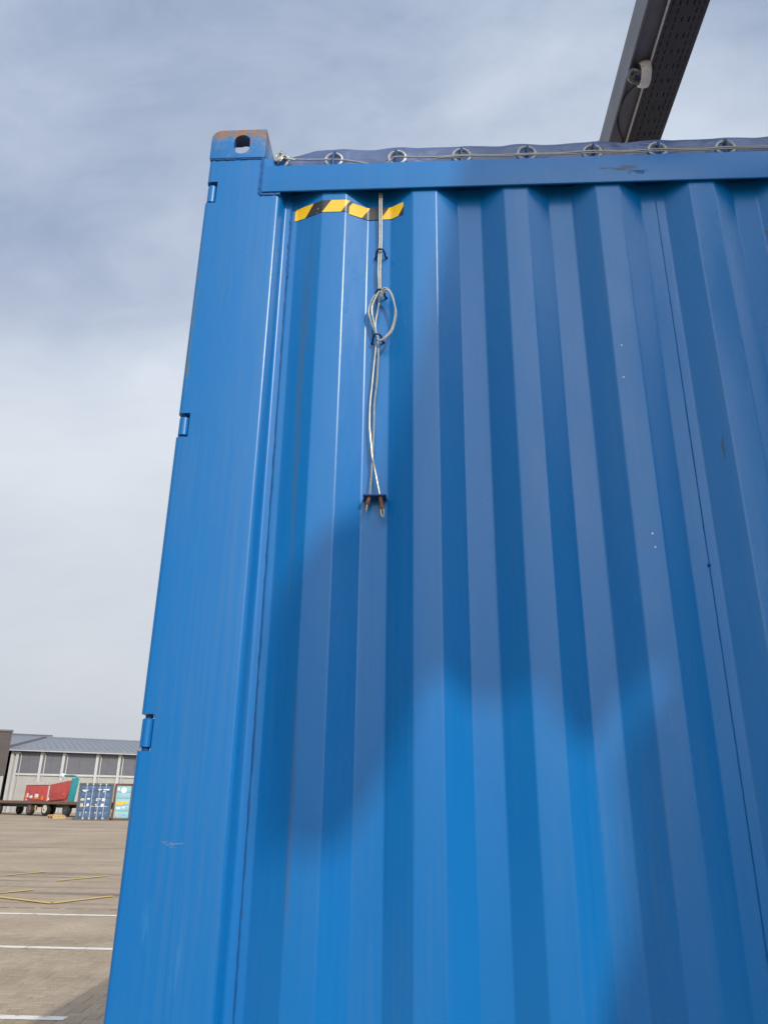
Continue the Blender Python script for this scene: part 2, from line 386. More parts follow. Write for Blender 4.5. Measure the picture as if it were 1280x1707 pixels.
protos = []
for vert in (False, True):
    mb = MB(); paver_mesh(mb, (0, 0), ca, sa, vert, .010); protos.append(mb.build('paver', M_PAVER, ground))
first = [True, True]
for (x, y, vert) in near:
    v = int(vert)
    if first[v]: o = protos[v]; first[v] = False
    else: o = protos[v].copy(); COL.objects.link(o)
    o.parent = ground; o.location = (x, y, random.uniform(-.0015, .002)); o.rotation_euler = (random.uniform(-.008, .008), random.uniform(-.008, .008), random.uniform(-.01, .01))
mb = MB()
for c in cells:
    if c not in nearset: paver_mesh(mb, (c[0], c[1]), ca, sa, c[2], .010 + random.uniform(-.0015, .002))
rest = mb.build('pavers', M_PAVER, ground); rest['kind'] = 'stuff'
# painted lines
def line(pts, w, m, name):
    mb = MB(); P = [Vector((x, y, 0)) for x, y in pts]
    for a, b in zip(P, P[1:]):
        n = Vector((-(b - a).y, (b - a).x, 0)).normalized() * w / 2
        z0 = .0155
        vs = [a - n, b - n, b + n, a + n]
        mb.add([(p.x, p.y, z0) for p in vs] + [(p.x, p.y, z0 - .003) for p in vs], [(0, 1, 2, 3), (0, 4, 5, 1), (1, 5, 6, 2), (2, 6, 7, 3), (3, 7, 4, 0)])
    return mb.build(name, m, ground)
line([(-14, 10.42), (2, 10.50)], .10, M_WLINE, 'white_line')
line([(-12, 7.86), (2, 7.94)], .10, M_WLINE, 'white_line')
line([(-7, 4.99), (-2.84, 5.02)], .10, M_WLINE, 'white_line')
line([(-9.17, 16.02), (-8.78, 17.0)], .10, M_YLINE, 'yellow_line')
line([(-7.62, 15.13), (-7.03, 16.32)], .10, M_YLINE, 'yellow_line')
line([(-7.75, 12.62), (-7.31, 13.5)], .09, M_YLINE, 'yellow_line')
line([(-8.0, 12.68), (-6.10, 11.67), (-5.53, 12.77)], .10, M_YLINE, 'yellow_line')

# ------------------------------------------------------------------ the blue container
XL = -.6743; L = 6.058; ZT = 3.672; WD = 2.438
con = thing('shipping_container', 'large blue corrugated open-top container with hazard tape filling the picture, tarpaulin on its top', 'container', (XL, 0, ZB))
def Z(v): return v - ZB
ZRT, ZRB = 3.515, 3.411                                    # top and bottom of the top rail
PTOP = 3.551
# corner post (near left), cut away where the hinges sit
hinges = [(3.378, 3.462), (2.568, 2.641), (1.751, 1.835), (.935, 1.02)]
def post_outline(x0):
    """plan outline of the post: front face, bend into the groove, flange for the sheet, back"""
    front = [(x0, .13), (x0, 0), (.232, 0), (.246, .036), (.266, .037)]
    if x0 > .01: front = fillet(front, .012, 5, [0, .002, .014, .010, 0])
    else: front = fillet(front, .012, 5, [0, .012, .014, .010, 0])
    return front + [(.266, .047), (.236, .047), (.222, .014), (.05, .014), (.05, .13)]
pz = [ZB + .118]
segs = []
zc0 = ZB + .118
for (a, b) in sorted(hinges):
    segs.append((0.0, zc0, a)); segs.append((.034, a, b)); zc0 = b
segs.append((0.0, zc0, PTOP))
pb = MB()
for x0, a, b in segs: pb.prism(post_outline(x0), 2, Z(a), Z(b))
# the rail is let into the upper right of the post, so the post stops at its weld there
post = pb.build('corner_post', M_POST, con, ang=35)
for i, (a, b) in enumerate(hinges):
    hb = MB()
    hb.lathe([(.0125, 0), (.0150, .002), (.0150, b - a - .020), (.0130, b - a - .018)], (.0165, .018, Z(a + .008)), (0, 0, 1), 20)
    hb.box((.008, .022, Z(a + .014)), (.020, .11, Z(b - .018)))
    h = hb.build('hinge', M_POST, con)
    MB().lathe([(.009, 0), (.009, b - a - .002)], (.0165, .018, Z(a + .001)), (0, 0, 1), 14).build('hinge_pin', M_DARKWELD, h)
# plain posts at the other corners
for x0, x1, y0, y1 in ((0.0, .16, WD - .14, WD), (L - .16, L, 0.0, .14), (L - .16, L, WD - .14, WD)):
    MB().box((x0, y0, .118), (x1, y1, Z(PTOP))).build('corner_post', M_PAINT, con, bevel=.012)
# corner castings: hollow blocks with the oval holes
def boolean(o, cutters):
    for c in cutters:
        md = o.modifiers.new('b', 'BOOLEAN'); md.operation = 'DIFFERENCE'; md.object = c; md.solver = 'EXACT'
    dg = bpy.context.evaluated_depsgraph_get(); dg.update()
    me = bpy.data.meshes.new_from_object(o.evaluated_get(dg)); o.modifiers.clear(); o.data = me
    for c in cutters: bpy.data.objects.remove(c)
    me.shade_smooth(); me.set_sharp_from_angle(angle=R(32))
def stadium(cx, cy, w, h, n=10):
    r = w / 2; pts = []
    for k in range(n + 1): a = math.pi * k / n; pts.append((cx + r * math.cos(a), cy + h / 2 - r + r * math.sin(a)))
    for k in range(n + 1): a = math.pi + math.pi * k / n; pts.append((cx + r * math.cos(a), cy - h / 2 + r + r * math.sin(a)))
    return pts
def casting():
    mb = MB(); r = .034; pts = [(.178, 0), (.178, .118)]
    for k in range(7): a = math.pi / 2 + (math.pi / 2) * k / 6; pts.append((r + r * math.cos(a), .118 - r + r * math.sin(a)))
    pts += [(0, 0)]
    mb.prism(pts, 1, -.004, .162)
    o = mb.build('corner_casting', M_CAST, None, bevel=.003, seg=2)
    cs = [MB().box((.020, .016, .016), (.158, .146, .092)).build('cut', M_CAST),
          MB().prism(stadium(.101, .056, .051, .078), 1, -.02, .05).build('cut', M_CAST),
          MB().prism([(y, x) for x, y in stadium(.079, .089, .074, .124)], 2, .08, .2).build('cut', M_CAST)]
    boolean(o, cs); return o
cst = casting(); cst.parent = con; cst.location = (0, 0, Z(3.554))
for (x, y, z, sx, sy) in ((0, WD, Z(3.554), 1, -1), (L, 0, Z(3.554), -1, 1), (L, WD, Z(3.554), -1, -1), (0, 0, 0, 1, 1), (0, WD, 0, 1, -1), (L, 0, 0, -1, 1), (L, WD, 0, -1, -1)):
    c = cst.copy(); COL.objects.link(c); c.parent = con; c.location = (x, y, z); c.scale = (sx, sy, 1)
# rails
MB().prism([(-.005, Z(ZRB)), (.002, Z(ZRB)), (.002, Z(ZRB) + .075), (.050, Z(ZRB) + .075), (.050, Z(ZRB) + .004), (.058, Z(ZRB) + .004), (.058, Z(ZRT)), (-.005, Z(ZRT))], 0, .176, L - .17).build('top_rail', M_RAIL, con, bevel=.003, seg=3)
MB().box((.176, WD - .058, Z(ZRB)), (L - .17, WD + .005, Z(ZRT))).build('top_rail', M_RAIL, con, bevel=.006, seg=3)
for y0 in (0.0, WD - .06): MB().box((.178, y0, .01), (L - .178, y0 + .06, .165)).build('bottom_rail', M_PAINT, con, bevel=.006)
MB().box((.02, .10, .165), (L - .02, WD - .10, .19)).build('floor', M_STEELD, con)
# corrugated side sheets
def profile(x0, x1):
    k = [(x0, .042)]
    n = -1
    while True:
        a = .369 + .278 * n; n += 1
        for q in ((a, .006), (a + .072, .006), (a + .140, .042), (a + .210, .042)):
            if x0 + .005 < q[0] < x1 - .005: k.append((.287, .042) if q[0] < .31 else q)
        if a > x1: break
    k.append((x1, .042)); return k
seams = [.258, 1.390, 2.502, 3.614, 4.726, 5.90]
sheets = []
for i in range(5):
    a, b = seams[i], seams[i + 1]
    pr = fillet(profile(a, b), .016, 6)
    pr = [(x, y + (.0 if i == 0 else -.0013)) for x, y in pr] if i else pr
    zz = [Z(.93) + (Z(3.44) - Z(.93)) * q / 24 for q in range(25)]
    mb = MB(); m = len(pr)
    mb.add([(x, y + (.0007 * math.sin(x * 9 + z * 3.1) * math.sin(z * 2.3 + i)), z) for z in zz for (x, y) in pr],
           [(q * m + j, q * m + j + 1, (q + 1) * m + j + 1, (q + 1) * m + j) for q in range(24) for j in range(m - 1)])
    if i:   # folded edge of the sheet that laps over its neighbour
        mb.add([(a, pr[0][1], z) for z in zz] + [(a, .0432, z) for z in zz], [(q, q + 1, q + 26, q + 25) for q in range(24)])
    if i < 4:
        mb.add([(b, .042 - (.0013 if i else 0), zz[0]), (b + .02, .0434, zz[0]), (b + .02, .0434, zz[-1]), (b, .042 - (.0013 if i else 0), zz[-1])], [(0, 1, 2, 3)])
    sh = mb.build('wall_sheet', M_PAINT, con, recalc=False, ang=60); sheets.append(sh)
    if i:
        w = MB(); w.tube([(a - .0015 + random.uniform(-.0006, .0006), .0405 - .0, z) for z in [Z(.93) + .02 * q for q in range(int(2.47 / .02))]], .0007, 5, jit=.35)
        w.build('weld_bead', M_PAINT, con)
for sh in sheets:
    c = sh.copy(); COL.objects.link(c); c.parent = con; c.location = (0, WD, 0); c.scale = (1, -1, 1)
# door leaves at the left end, bulkhead at the right end, door header
for y0, y1 in ((.13, WD / 2 - .004), (WD / 2 + .004, WD - .13)):
    d = MB().box((.045, y0, .12), (.095, y1, Z(3.50))).build('door', M_PAINT, con, bevel=.01)
    for yy in (y0 + .35, y1 - .30): MB().tube([(.028, yy, .15), (.028, yy, Z(3.47))], .017, 12).build('lock_rod', M_ZINC, d)
MB().box((.03, .15, Z(3.50)), (.11, WD - .15, Z(3.60))).build('door_header', M_PAINT, con, bevel=.008)
mb = MB(); pr = [(y, .03 if int(y / .14) % 2 else .066) for y in [.13 + .035 * i for i in range(63)]]
mb.add([(L - q, y, z) for z in (.15, Z(3.42)) for y, q in pr], [(j, j + 1, j + 64, j + 63) for j in range(62)])
mb.build('end_wall', M_PAINT, con, recalc=False)
MB().box((L - .09, .13, Z(3.40)), (L - .02, WD - .13, Z(3.515))).build('end_rail', M_PAINT, con, bevel=.006)
for i in range(9):
    x = .7 + i * .6
    MB().tube([(x, .05 + (WD - .1) * q / 10, Z(3.47) + .12 * math.sin(math.pi * q / 10)) for q in range(11)], .016, 8).build('roof_bow', M_ZINC, con)
# weld beads round the rail end, under the casting and down the sheet edge
def bead(pts, r, step=.006, jit=.3, m=M_WELD, wob=.0008, name='weld_bead'):
    P = [Vector(p) for p in pts]; out = []
    for a, b in zip(P, P[1:]):
        n = max(2, int((b - a).length / step))
        out += [a + (b - a) * q / n for q in range(n)]
    out.append(P[-1])
    out = [p + Vector((random.uniform(-wob, wob), 0, random.uniform(-wob, wob))) for p in out]
    MB().tube(out, r, 6, jit=jit).build(name, m, con, recalc=False)
bead([(.172, -.001, Z(3.552)), (.174, -.001, Z(3.50)), (.170, -.0005, Z(3.412)), (.176, 0, Z(3.404)), (.236, .002, Z(3.404))], .0052, .008)
bead([(.002, .0005, Z(3.551)), (.176, .0005, Z(3.551))], .0042, .007, m=M_DARKWELD)
bead([(.2675, .0365, Z(3.40)), (.2670, .0365, Z(3.10)), (.2670, .0375, Z(.93))], .0017, .02, .45, M_DARKWELD, .0007)
bead([(.2685, .036, Z(3.40)), (.2670, .036, Z(3.22)), (.2680, .036, Z(3.12))], .0026, .008, .5, M_WELD, .0014)
# hazard tape stuck over the first ribs
pr = [p for p in fillet(profile(.258, 1.39), .016, 5)]
def sample(x):
    for (a, b) in zip(pr, pr[1:]):
        if a[0] <= x <= b[0]:
            t = (x - a[0]) / max(b[0] - a[0], 1e-6); return a[1] + (b[1] - a[1]) * t
    return .042
def tape(x0, x1, z0, z1, y_off, dz, ph=0):
    n = 60; mb = MB(); us = []; s = 0; px_ = None
    for q in range(n + 1):
        x = x0 + (x1 - x0) * q / n; y = sample(x) - y_off
        if px_: s += math.hypot(x - px_[0], y - px_[1])
        px_ = (x, y); us.append((x, y, s + x0))
    mb.add([(x, y, Z(z0) + dz * q / n) for q, (x, y, u) in enumerate(us)] + [(x, y, Z(z1) + dz * q / n) for q, (x, y, u) in enumerate(us)],
           [(q, q + 1, q + n + 2, q + n + 1) for q in range(n)])
    o = mb.build('hazard_tape', M_TAPE, con, recalc=False)
    uv = o.data.uv_layers.new(name='UVMap')
    for l in o.data.loops:
        vi = l.vertex_index; q = vi % (n + 1); uv.data[l.index].uv = (us[q][2] + ph, 0 if vi <= n else z1 - z0)
    return o
tape(.279, .463, 3.334, 3.380, .0012, .0)['label'] = 'yellow and black hazard tape'
tape(.452, .618, 3.328, 3.374, .0020, .004, .059)['label'] = 'yellow and black hazard tape'

# rings welded to the wall that hold the hanging wire, and the holder plate
XW = .548
def ring(x, z, w=.0125, d=.034):
    mb = MB(); pts = [(x - w - .005, .0415, Z(z - .008)), (x - w - .001, .034, Z(z - .006)), (x - w, .025, Z(z - .002)), (x - w * .6, .015, Z(z + .003)), (x, .012, Z(z + .004)),
                      (x + w * .6, .015, Z(z + .003)), (x + w, .025, Z(z - .002)), (x + w + .001, .034, Z(z - .005)), (x + w + .007, .0415, Z(z - .005))]
    mb.tube(spline(pts, 4), .0032, 8); mb.build('wire_ring', M_HOOK, con)
ring(.550, 3.190); ring(.551, 3.044); ring(.545, 2.890)
kb = MB(); kb.prism([(.516, .044), (.516, .012), (.520, .006), (.572, .006), (.577, .012), (.577, .044)], 2, Z(2.3935), Z(2.3985))
kb.build('holder_plate', M_HOOK, con, bevel=.0015)
bead([(.514, .041, Z(2.394)), (.579, .041, Z(2.394))], .0032, .006, m=M_HOOK)
# flakes of bare metal where paint has chipped off
for (x, z) in ((1.2251, 2.8377), (1.220, 2.7362), (1.2466, 2.2847), (1.2498, 2.2482)):
    pts = [(x + .0026 * random.uniform(.5, 1.2) * math.cos(a), Z(z) + .004 * random.uniform(.4, 1.2) * math.sin(a)) for a in (k * math.pi / 4 for k in range(8))]
    MB().prism(pts, 1, sample(x) - .0009, sample(x) + .001).build('paint_chip', M_ZINC, con)
MB().lathe([(.003, 0), (.0045, .002), (.002, .005)], (1.388, .041, Z(2.212)), (0, -1, 0), 10).build('weld_blob', M_HOOK, con)

# ------------------------------------------------------------------ tarpaulin over the open top
tarp = thing('tarpaulin', 'dark blue vinyl tarpaulin laced over the top of the container', 'tarpaulin', (XL, 0, ZB))
eyes = [.2274, .3959, .5976, .8012, 1.0049, 1.2087, 1.4092, 1.6163] + [1.6163 + .2035 * k for k in range(1, 20)]
ZE = 3.562
nx = 420; xs_ = [.192 + (L - .40) * (i / nx) for i in range(nx + 1)]
base = [(.034, -.004), (.030, .012), (.026, .030), (.0245, .050), (.026, .070), (.030, .084), (.040, .094), (.060, .103), (.12, .122), (.30, .165), (.70, .215), (1.219, .235)]
full = base + [(WD - y, h) for y, h in base[-2::-1]]
mb = MB(); m = len(full)
for i, x in enumerate(xs_):
    d = min(abs(x - e) for e in eyes); ph = math.cos(2 * math.pi * (x - .3959) / .2035)
    hh = .62 + .38 * min(1, max(0, (x - .20) / .13)) + .012 * math.sin(x * 4.1) + .006 * math.sin(x * 11 + 1)
    for j, (y, h) in enumerate(full):
        jj = min(j, m - 1 - j); sgn = 1 if j < m / 2 else -1
        k = math.exp(-((jj - 4) / 3.5) ** 2)
        w = k * (.0020 * ph + 0.0015 * math.sin(x * 23 + jj * .9) + .0018 * math.sin(x * 47 - jj * 1.3))
        sag = -.0012 * (1 - ph) * (1 if jj > 4 else 0)
        mb.v.append((x, y - sgn * w, Z(ZRT) + h * hh * 1.10 + sag))
mb.f += [(i * m + j, (i + 1) * m + j, (i + 1) * m + j + 1, i * m + j + 1) for i in range(nx) for j in range(m - 1)]
mb.build('sheet', M_TARP, tarp, recalc=False, ang=80)
# eyelets, with the container's staples standing through them
em = MB(); pr_ = []
ro, ri = .0315, .0215
nn = 28; vs = []; fs = []
sect = [(ri, .0), (ri + .0015, -.004), (ri + .004, -.0058), (ro - .003, -.0052), (ro, -.002), (ro - .001, .003), (ri, .003)]
for k in range(nn):
    a = 2 * math.pi * k / nn
    for (r, y) in sect: vs.append((r * math.cos(a), y, r * .98 * math.sin(a)))
q = len(sect)
for k in range(nn):
    for s_ in range(q): fs.append((k * q + s_, ((k + 1) % nn) * q + s_, ((k + 1) % nn) * q + (s_ + 1) % q, k * q + (s_ + 1) % q))
em.add(vs, fs); eye0 = em.build('eyelet', M_EYE, tarp)
ap = MB().lathe([(.0214, 0), (.0214, .001)], (0, .0012, 0), (0, -1, 0), 24).build('eyelet_opening', M_HOOK, eye0)
hm = MB(); hm.tube(spline([(0, .004, Z(ZRT) - .004), (0, .004, Z(ZRT) + .040), (.0, .010, Z(ZRT) + .062), (0, .022, Z(ZRT) + .070), (0, .040, Z(ZRT) + .060), (0, .05, Z(ZRT) - .004)], 5), .0042, 8)
hook0 = hm.build('rope_staple', M_HOOK, con)
for i, e in enumerate(eyes):
    if e > L - .3: break
    o = eye0 if i == 0 else dup(eye0, tarp)
    o.location = (e, .0165 + (.004 if i else .001), Z(ZE) - .006 - (.008 if i == 0 else 0) + random.uniform(-.002, .002)); o.rotation_euler = (R(random.uniform(-6, 4)), R(random.uniform(0, 90)), R(random.uniform(-7, 7)) if i else R(-22))
    h = hook0 if i == 0 else hook0.copy()
    if i: COL.objects.link(h); h.parent = con
    h.location = (e + random.uniform(-.003, .003), 0, 0); h.rotation_euler = (0, 0, R(random.uniform(-18, 18)))

# wire laced through the staples
ZW = -.024
lace = thing('lacing_wire', 'pale plastic-coated wire laced through the staples along the tarpaulin edge', 'wire', (XL, 0, ZB))
pts = [(.221, .0, Z(3.575)), (.236, -.003, Z(3.571)), (.30, .001, Z(3.566)), (.396, .004, Z(3.566)), (.45, .006, Z(3.560)), (.51, .010, Z(3.549)), (.535, .012, Z(3.541)), (.56, .010, Z(3.546)), (.585, .004, Z(3.562)), (.598, .001, Z(3.566))]
for e in eyes[3:]:
    if e > L - .3: break
    pts += [(e - .10, .004, Z(3.5635)), (e, .001, Z(3.560 + random.uniform(0, .006)))]
MB().tube(spline([(x, y, z + ZW) for x, y, z in pts], 5), .0026, 8).build('wire_strand', M_CORD, lace)
pts2 = [(.80, .002, Z(3.556))]
for e in eyes[3:]:
    if e > L - .3: break
    pts2 += [(e - .08, .001, Z(3.5555)), (e, -.002, Z(3.554 + random.uniform(0, .004)))]
MB().tube(spline([(x, y, z + ZW) for x, y, z in pts2], 5), .0020, 8).build('wire_strand', M_CORD, lace)
kn = MB()
for k in range(3):
    kn.tube([(.224 + .004 * k + .013 * math.cos(a), -.004 + .006 * math.sin(a) - .002 * k, Z(3.545) + .018 * math.sin(a + .5 * k)) for a in (2 * math.pi * q_ / 16 for q_ in range(16))], .0028, 7, closed=True)
kn.tube(spline([(.236, -.006, Z(3.545)), (.256, -.010, Z(3.535)), (.278, -.006, Z(3.535))], 4), .0028, 7)
kn.tube(spline([(.220, -.004, Z(3.555)), (.226, -.008, Z(3.570)), (.232, -.004, Z(3.578))], 4), .0022, 7)
kn.build('knot', M_CORD, lace)

# ------------------------------------------------------------------ hanging wire with its two end fittings
hw = thing('hanging_wire', 'looped pale wire hanging down the blue wall from the top rail to the small plate', 'wire', (XL, 0, ZB))
def strand(p, r=.0027):
    MB().tube(spline([(x, y, Z(z)) for x, y, z in p], 5), r, 8).build('wire_strand', M_CORD, hw)
strand([(.5440, .020, 3.415), (.5445, .019, 3.36), (.5465, .021, 3.24), (.5450, .022, 3.19), (.5440, .020, 3.12), (.5455, .023, 3.05), (.5310, .020, 3.026), (.5215, .022, 3.00), (.5182, .022, 2.977), (.5236, .022, 2.95), (.5330, .021, 2.921), (.5400, .020, 2.899), (.5425, .023, 2.884), (.5424, .022, 2.872), (.5372, .026, 2.808), (.5325, .027, 2.738), (.5282, .027, 2.68), (.5279, .027, 2.609), (.5326, .025, 2.556), (.5372, .021, 2.512), (.5437, .024, 2.48), (.5504, .024, 2.445), (.5596, .022, 2.398)])
strand([(.5505, .020, 3.415), (.5510, .019, 3.36), (.5527, .021, 3.24), (.5515, .022, 3.19), (.5503, .020, 3.12), (.5517, .023, 3.05), (.5500, .022, 3.03), (.5468, .024, 3.00), (.5440, .026, 2.98), (.5395, .026, 2.95), (.5395, .024, 2.92), (.5440, .023, 2.889), (.5484, .022, 2.847), (.5480, .025, 2.797), (.5452, .026, 2.735), (.5400, .026, 2.677), (.5402, .026, 2.62), (.5390, .026, 2.56), (.5379, .026, 2.516), (.5366, .024, 2.47), (.5335, .022, 2.402)])
strand([(.553, .012, 3.022), (.559, .006, 3.043), (.569, .004, 3.0455), (.581, .004, 3.034), (.591, .005, 3.007), (.596, .006, 2.966), (.593, .006, 2.93), (.584, .006, 2.90), (.570, .005, 2.880), (.556, .008, 2.871), (.546, .014, 2.877), (.544, .018, 2.90)])
strand([(.556, .010, 3.018), (.5645, .003, 3.037), (.5765, .001, 3.034), (.588, .001, 3.010), (.595, .002, 2.981), (.5990, .003, 2.955), (.5945, .003, 2.921), (.586, .003, 2.893), (.573, .002, 2.8765), (.559, .004, 2.867), (.549, .010, 2.871), (.5465, .014, 2.89)])
strand([(.5495, .016, 3.048), (.538, .018, 3.023), (.5285, .019, 2.994), (.5285, .019, 2.967), (.534, .018, 2.941), (.5395, .017, 2.912), (.543, .014, 2.888)])
def fitting(p0, p1, flat):
    a = Vector((p0[0], p0[1], Z(p0[2]))); b = Vector((p1[0], p1[1], Z(p1[2]))); d = (b - a)
    o = MB().lathe([(.0052, 0), (.0055, d.length * .12), (.0052, d.length * .55), (.0045, d.length * .62)], a, d, 12).build('end_fitting', M_RUST, hw)
    mb = MB(); c = a + d * .55; e = a + d
    u = Vector((0, 1, 0)) if flat else Vector((1, 0, .0)); u = (u - d.normalized() * u.dot(d.normalized())).normalized(); w = d.normalized().cross(u)
    ringp = [(c + e) / 2 + d.normalized() * (d.length * .24) * math.cos(t) + w * .0036 * math.sin(t) for t in (2 * math.pi * k / 16 for k in range(16))]
    mb.tube(ringp, .0017, 7, closed=True); mb.build('fitting_eye', M_BRASS, o)
fitting((.5327, .018, 2.3990), (.5245, .012, 2.3500), False)
fitting((.5608, .018, 2.3985), (.5690, .014, 2.3370), True)

# ------------------------------------------------------------------ trailer that carries the container
tr = thing('container_trailer', 'black skeletal semi-trailer under the blue container, below the picture edge', 'trailer', (XL, 0, 0))
fb = MB()
for y in (.72, WD - .84): fb.box((.05, y, .50), (L + 1.6, y + .12, .70))
fb.build('chassis_frame', M_BLACK, tr, bevel=.01)
for x in (.12, 2.2, 4.0, L - .3): MB().box((x, .02, .68), (x + .16, WD - .02, ZB)).build('bolster', M_BLACK, tr, bevel=.008)
for x in (1.1, 2.42, 3.74):
    MB().tube([(x, .2, .36), (x, WD - .2, .36)], .06, 10).build('axle', M_BLACK, tr)
    for y in (.02, WD - .40):
        wm = MB().lathe([(.20, 0), (.30, .0), (.35, .03), (.36, .10), (.36, .25), (.35, .30), (.30, .33), (.20, .33)], (x, y, .36), (0, 1, 0), 28).build('wheel', M_TYRE, tr)
        MB().lathe([(.08, -.02), (.20, -.005), (.20, .335), (.08, .35)], (x, y, .36), (0, 1, 0), 20).build('rim', M_ZINC, wm)
for y in (.75, WD - .87): MB().box((L + .5, y, .0), (L + .62, y + .12, .55)).build('landing_leg', M_BLACK, tr, bevel=.006)

# ------------------------------------------------------------------ overhead beam with cable tray and dome camera
HB = 1.65 + 4.1
ob = thing('overhead_beam', 'dark steel overhead beam with perforated cable tray crossing high above the container', 'beam', (0, 0, 0))
Y0, Y1 = -2.2, 9.6
bm_ = MB(); bm_.prism([(1.240, HB), (1.252, HB), (1.252, HB + .028), (1.548, HB + .028), (1.548, HB), (1.560, HB), (1.560, HB + .225), (1.240, HB + .225)], 1, Y0, Y1)
bm_.build('girder', M_STEEL, ob)
# perforated tray
ty, tx0, tx1, tz = 0, 1.352, 1.566, HB - .030
mb = MB()
xc = [tx0]; slots = []
for c_ in (.020, .058, .096, .134, .160, .188):
    slots.append((len(xc), len(xc) + 1)); xc += [tx0 + c_ - .003, tx0 + c_ + .003]
xc.append(tx1)
ycs = []; y = .6
while y < 4.2: ycs += [y, y + .030]; y += .048
ycs = [Y0 + .01] + ycs + [Y1 - .01]
nxv = len(xc)
mb.add([(x, y, tz) for y in ycs for x in xc], [])
for j in range(len(ycs) - 1):
    for i in range(nxv - 1):
        slot = i % 2 == 1 and 0 < j < len(ycs) - 2 and j % 2 == 1
        if i in (5, 7) and (j // 2) % 2: slot = False
        if not slot: mb.f.append((j * nxv + i, (j + 1) * nxv + i, (j + 1) * nxv + i + 1, j * nxv + i + 1))
mb.box((tx1 - .002, Y0 + .01, tz), (tx1, Y1 - .01, tz + .021))
tray = mb.build('cable_tray', M_STEELD, ob, recalc=False)
MB().box((tx0 - .003, Y0 + .01, tz - .001), (tx0, Y1 - .01, tz + .0285)).build('tray_side', M_STRIP, ob)
for k in range(3): MB().tube([(1.40 + .05 * k + .01 * math.sin(q * 1.7 + k), Y0 + .1 + q * .4, HB - .010) for q in range(29)], .008, 6).build('cable', M_BLACK, ob)
MB().tube(spline([(1.316, 1.61, HB - .005), (1.28, 1.676, HB + .012), (1.262, 1.76, HB + .02), (1.262, 1.861, HB + .02), (1.282, 1.943, HB + .015), (1.322, 2.022, HB + .01), (1.36, 2.10, HB - .01)], 6), .0045, 8).build('camera_cable', M_BLACK, ob)
for yy in (.95, 2.25, 3.5): MB().box((1.236, yy, HB + .226), (1.566, yy + .01, HB + .25)).build('splice_plate', M_STEEL, ob)
for (x, yy) in ((1.40, 9.2),):
    MB().box((x - .12, yy - .12, 0), (x + .12, yy + .12, HB)).build('column', M_STEEL, ob, bevel=.01)
MB().box((1.561, -2.19, HB + .01), (3.05, -2.0, HB + .21)).build('cross_member', M_STEEL, ob)
dc = thing('dome_camera', 'white dome camera fixed to the side of the overhead cable tray', 'camera', (1.345, 1.52, HB - .035))
dc.scale = (.9, .9, .9)
M_WHITE = plain('white_plastic', (.80, .79, .73), .45, var=.1, scale=30)
ax = Vector((-1, .0, -.10)).normalized()
hs = MB().lathe([(.060, -.006), (.080, -.004), (.082, .004), (.082, .030), (.079, .034), (.078, .044), (.073, .053), (.068, .057), (.064, .058), (.062, .054)], (0, 0, 0), ax, 40).build('housing', M_WHITE, dc)
MB().box((-.01, -.05, -.05), (.012, .05, .06)).build('mounting_plate', M_ZINC, dc)
gm, gt, gb_ = newmat('dome_glass')
gt.nodes.remove(gb_); gtr = nd(gt, 'ShaderNodeBsdfTransparent'); ggl = nd(gt, 'ShaderNodeBsdfGlossy'); ggl.inputs['Roughness'].default_value = .04
gtr.inputs[0].default_value = (.80, .82, .85, 1); gfr = nd(gt, 'ShaderNodeLayerWeight'); gfr.inputs[0].default_value = .5; gmx = nd(gt, 'ShaderNodeMixShader')
lk(gt, gfr, 'Fresnel', gmx, 0); gt.links.new(gtr.outputs[0], gmx.inputs[1]); gt.links.new(ggl.outputs[0], gmx.inputs[2])
gt.links.new(gmx.outputs[0], gt.nodes['Material Output'].inputs[0])
prof = [(.062, .048)] + [(.062 * math.cos(a), .052 + .078 * math.sin(a)) for a in (math.pi / 2 * k / 10 for k in range(11))]
MB().lathe(prof, (0, 0, 0), ax, 36).build('dome', gm, dc)
prof = [(.036, .053)] + [(.036 * math.cos(a), .054 + .038 * math.sin(a)) for a in (math.pi / 2 * k / 8 for k in range(9))]
MB().lathe(prof, Vector((0, -.004, -.006)), ax, 28).build('lens_turret', M_BLACK, dc)
for a in (.6, 2.3, 4.2): 
    u = ax.orthogonal().normalized(); w = ax.cross(u); p = ax * .050 + (u * math.cos(a) + w * math.sin(a)) * .074
    MB().lathe([(.004, 0), (.004, .003)], p, ax + (u * math.cos(a) + w * math.sin(a)), 10).build('screw', M_RUST, dc)

# unseen caster added behind the camera, its outlines shaped to the wall shadow
gp = thing('shadow_caster', 'grey steel shape added behind the viewer to shade the container wall', 'shadow caster', (0, 0, 0))
DG = 4.5; OX, OZ = .546 * DG + .05, .809 * DG + 1.70
def wp(pts): return [(x + OX, z + OZ) for x, z in pts]
YP = .02 - DG
MB().prism(wp([(.20, 2.45), (.075, 1.74), (-.015, 1.28), (-.15, .68), (-.02, .28), (.09, .235), (.27, .24), (.42, .27), (1.75, .27), (1.75, 2.45)]), 1, YP - .06, YP).build('caster_plate', M_STEEL, gp, bevel=.004)
def smoothpoly(p):
    q = spline([(x, 0, z) for x, z in p + p[:1]], 4)[:-1]; return [(v.x, v.z) for v in q]
fl = MB().prism(wp(smoothpoly([(-.12, .74), (-.235, .635), (-.325, .57), (-.37, .46), (-.378, .22), (-.368, 0), (-.34, -.07), (-.255, -.095), (-.18, -.055), (-.12, .06), (-.07, .18), (.0, .34)])), 1, YP - .10, YP + .03).build('caster_lobe', M_STEELD, gp)  # not a lamp: rounded plate that shapes the left lobe of the shadow
MB().prism(wp(smoothpoly([(.25, .30), (.285, .235), (.325, .18), (.365, .163), (.41, .185), (.455, .245), (.48, .30), (.40, .36)])), 1, YP - .10, YP + .03).build('caster_lobe', M_STEELD, gp)
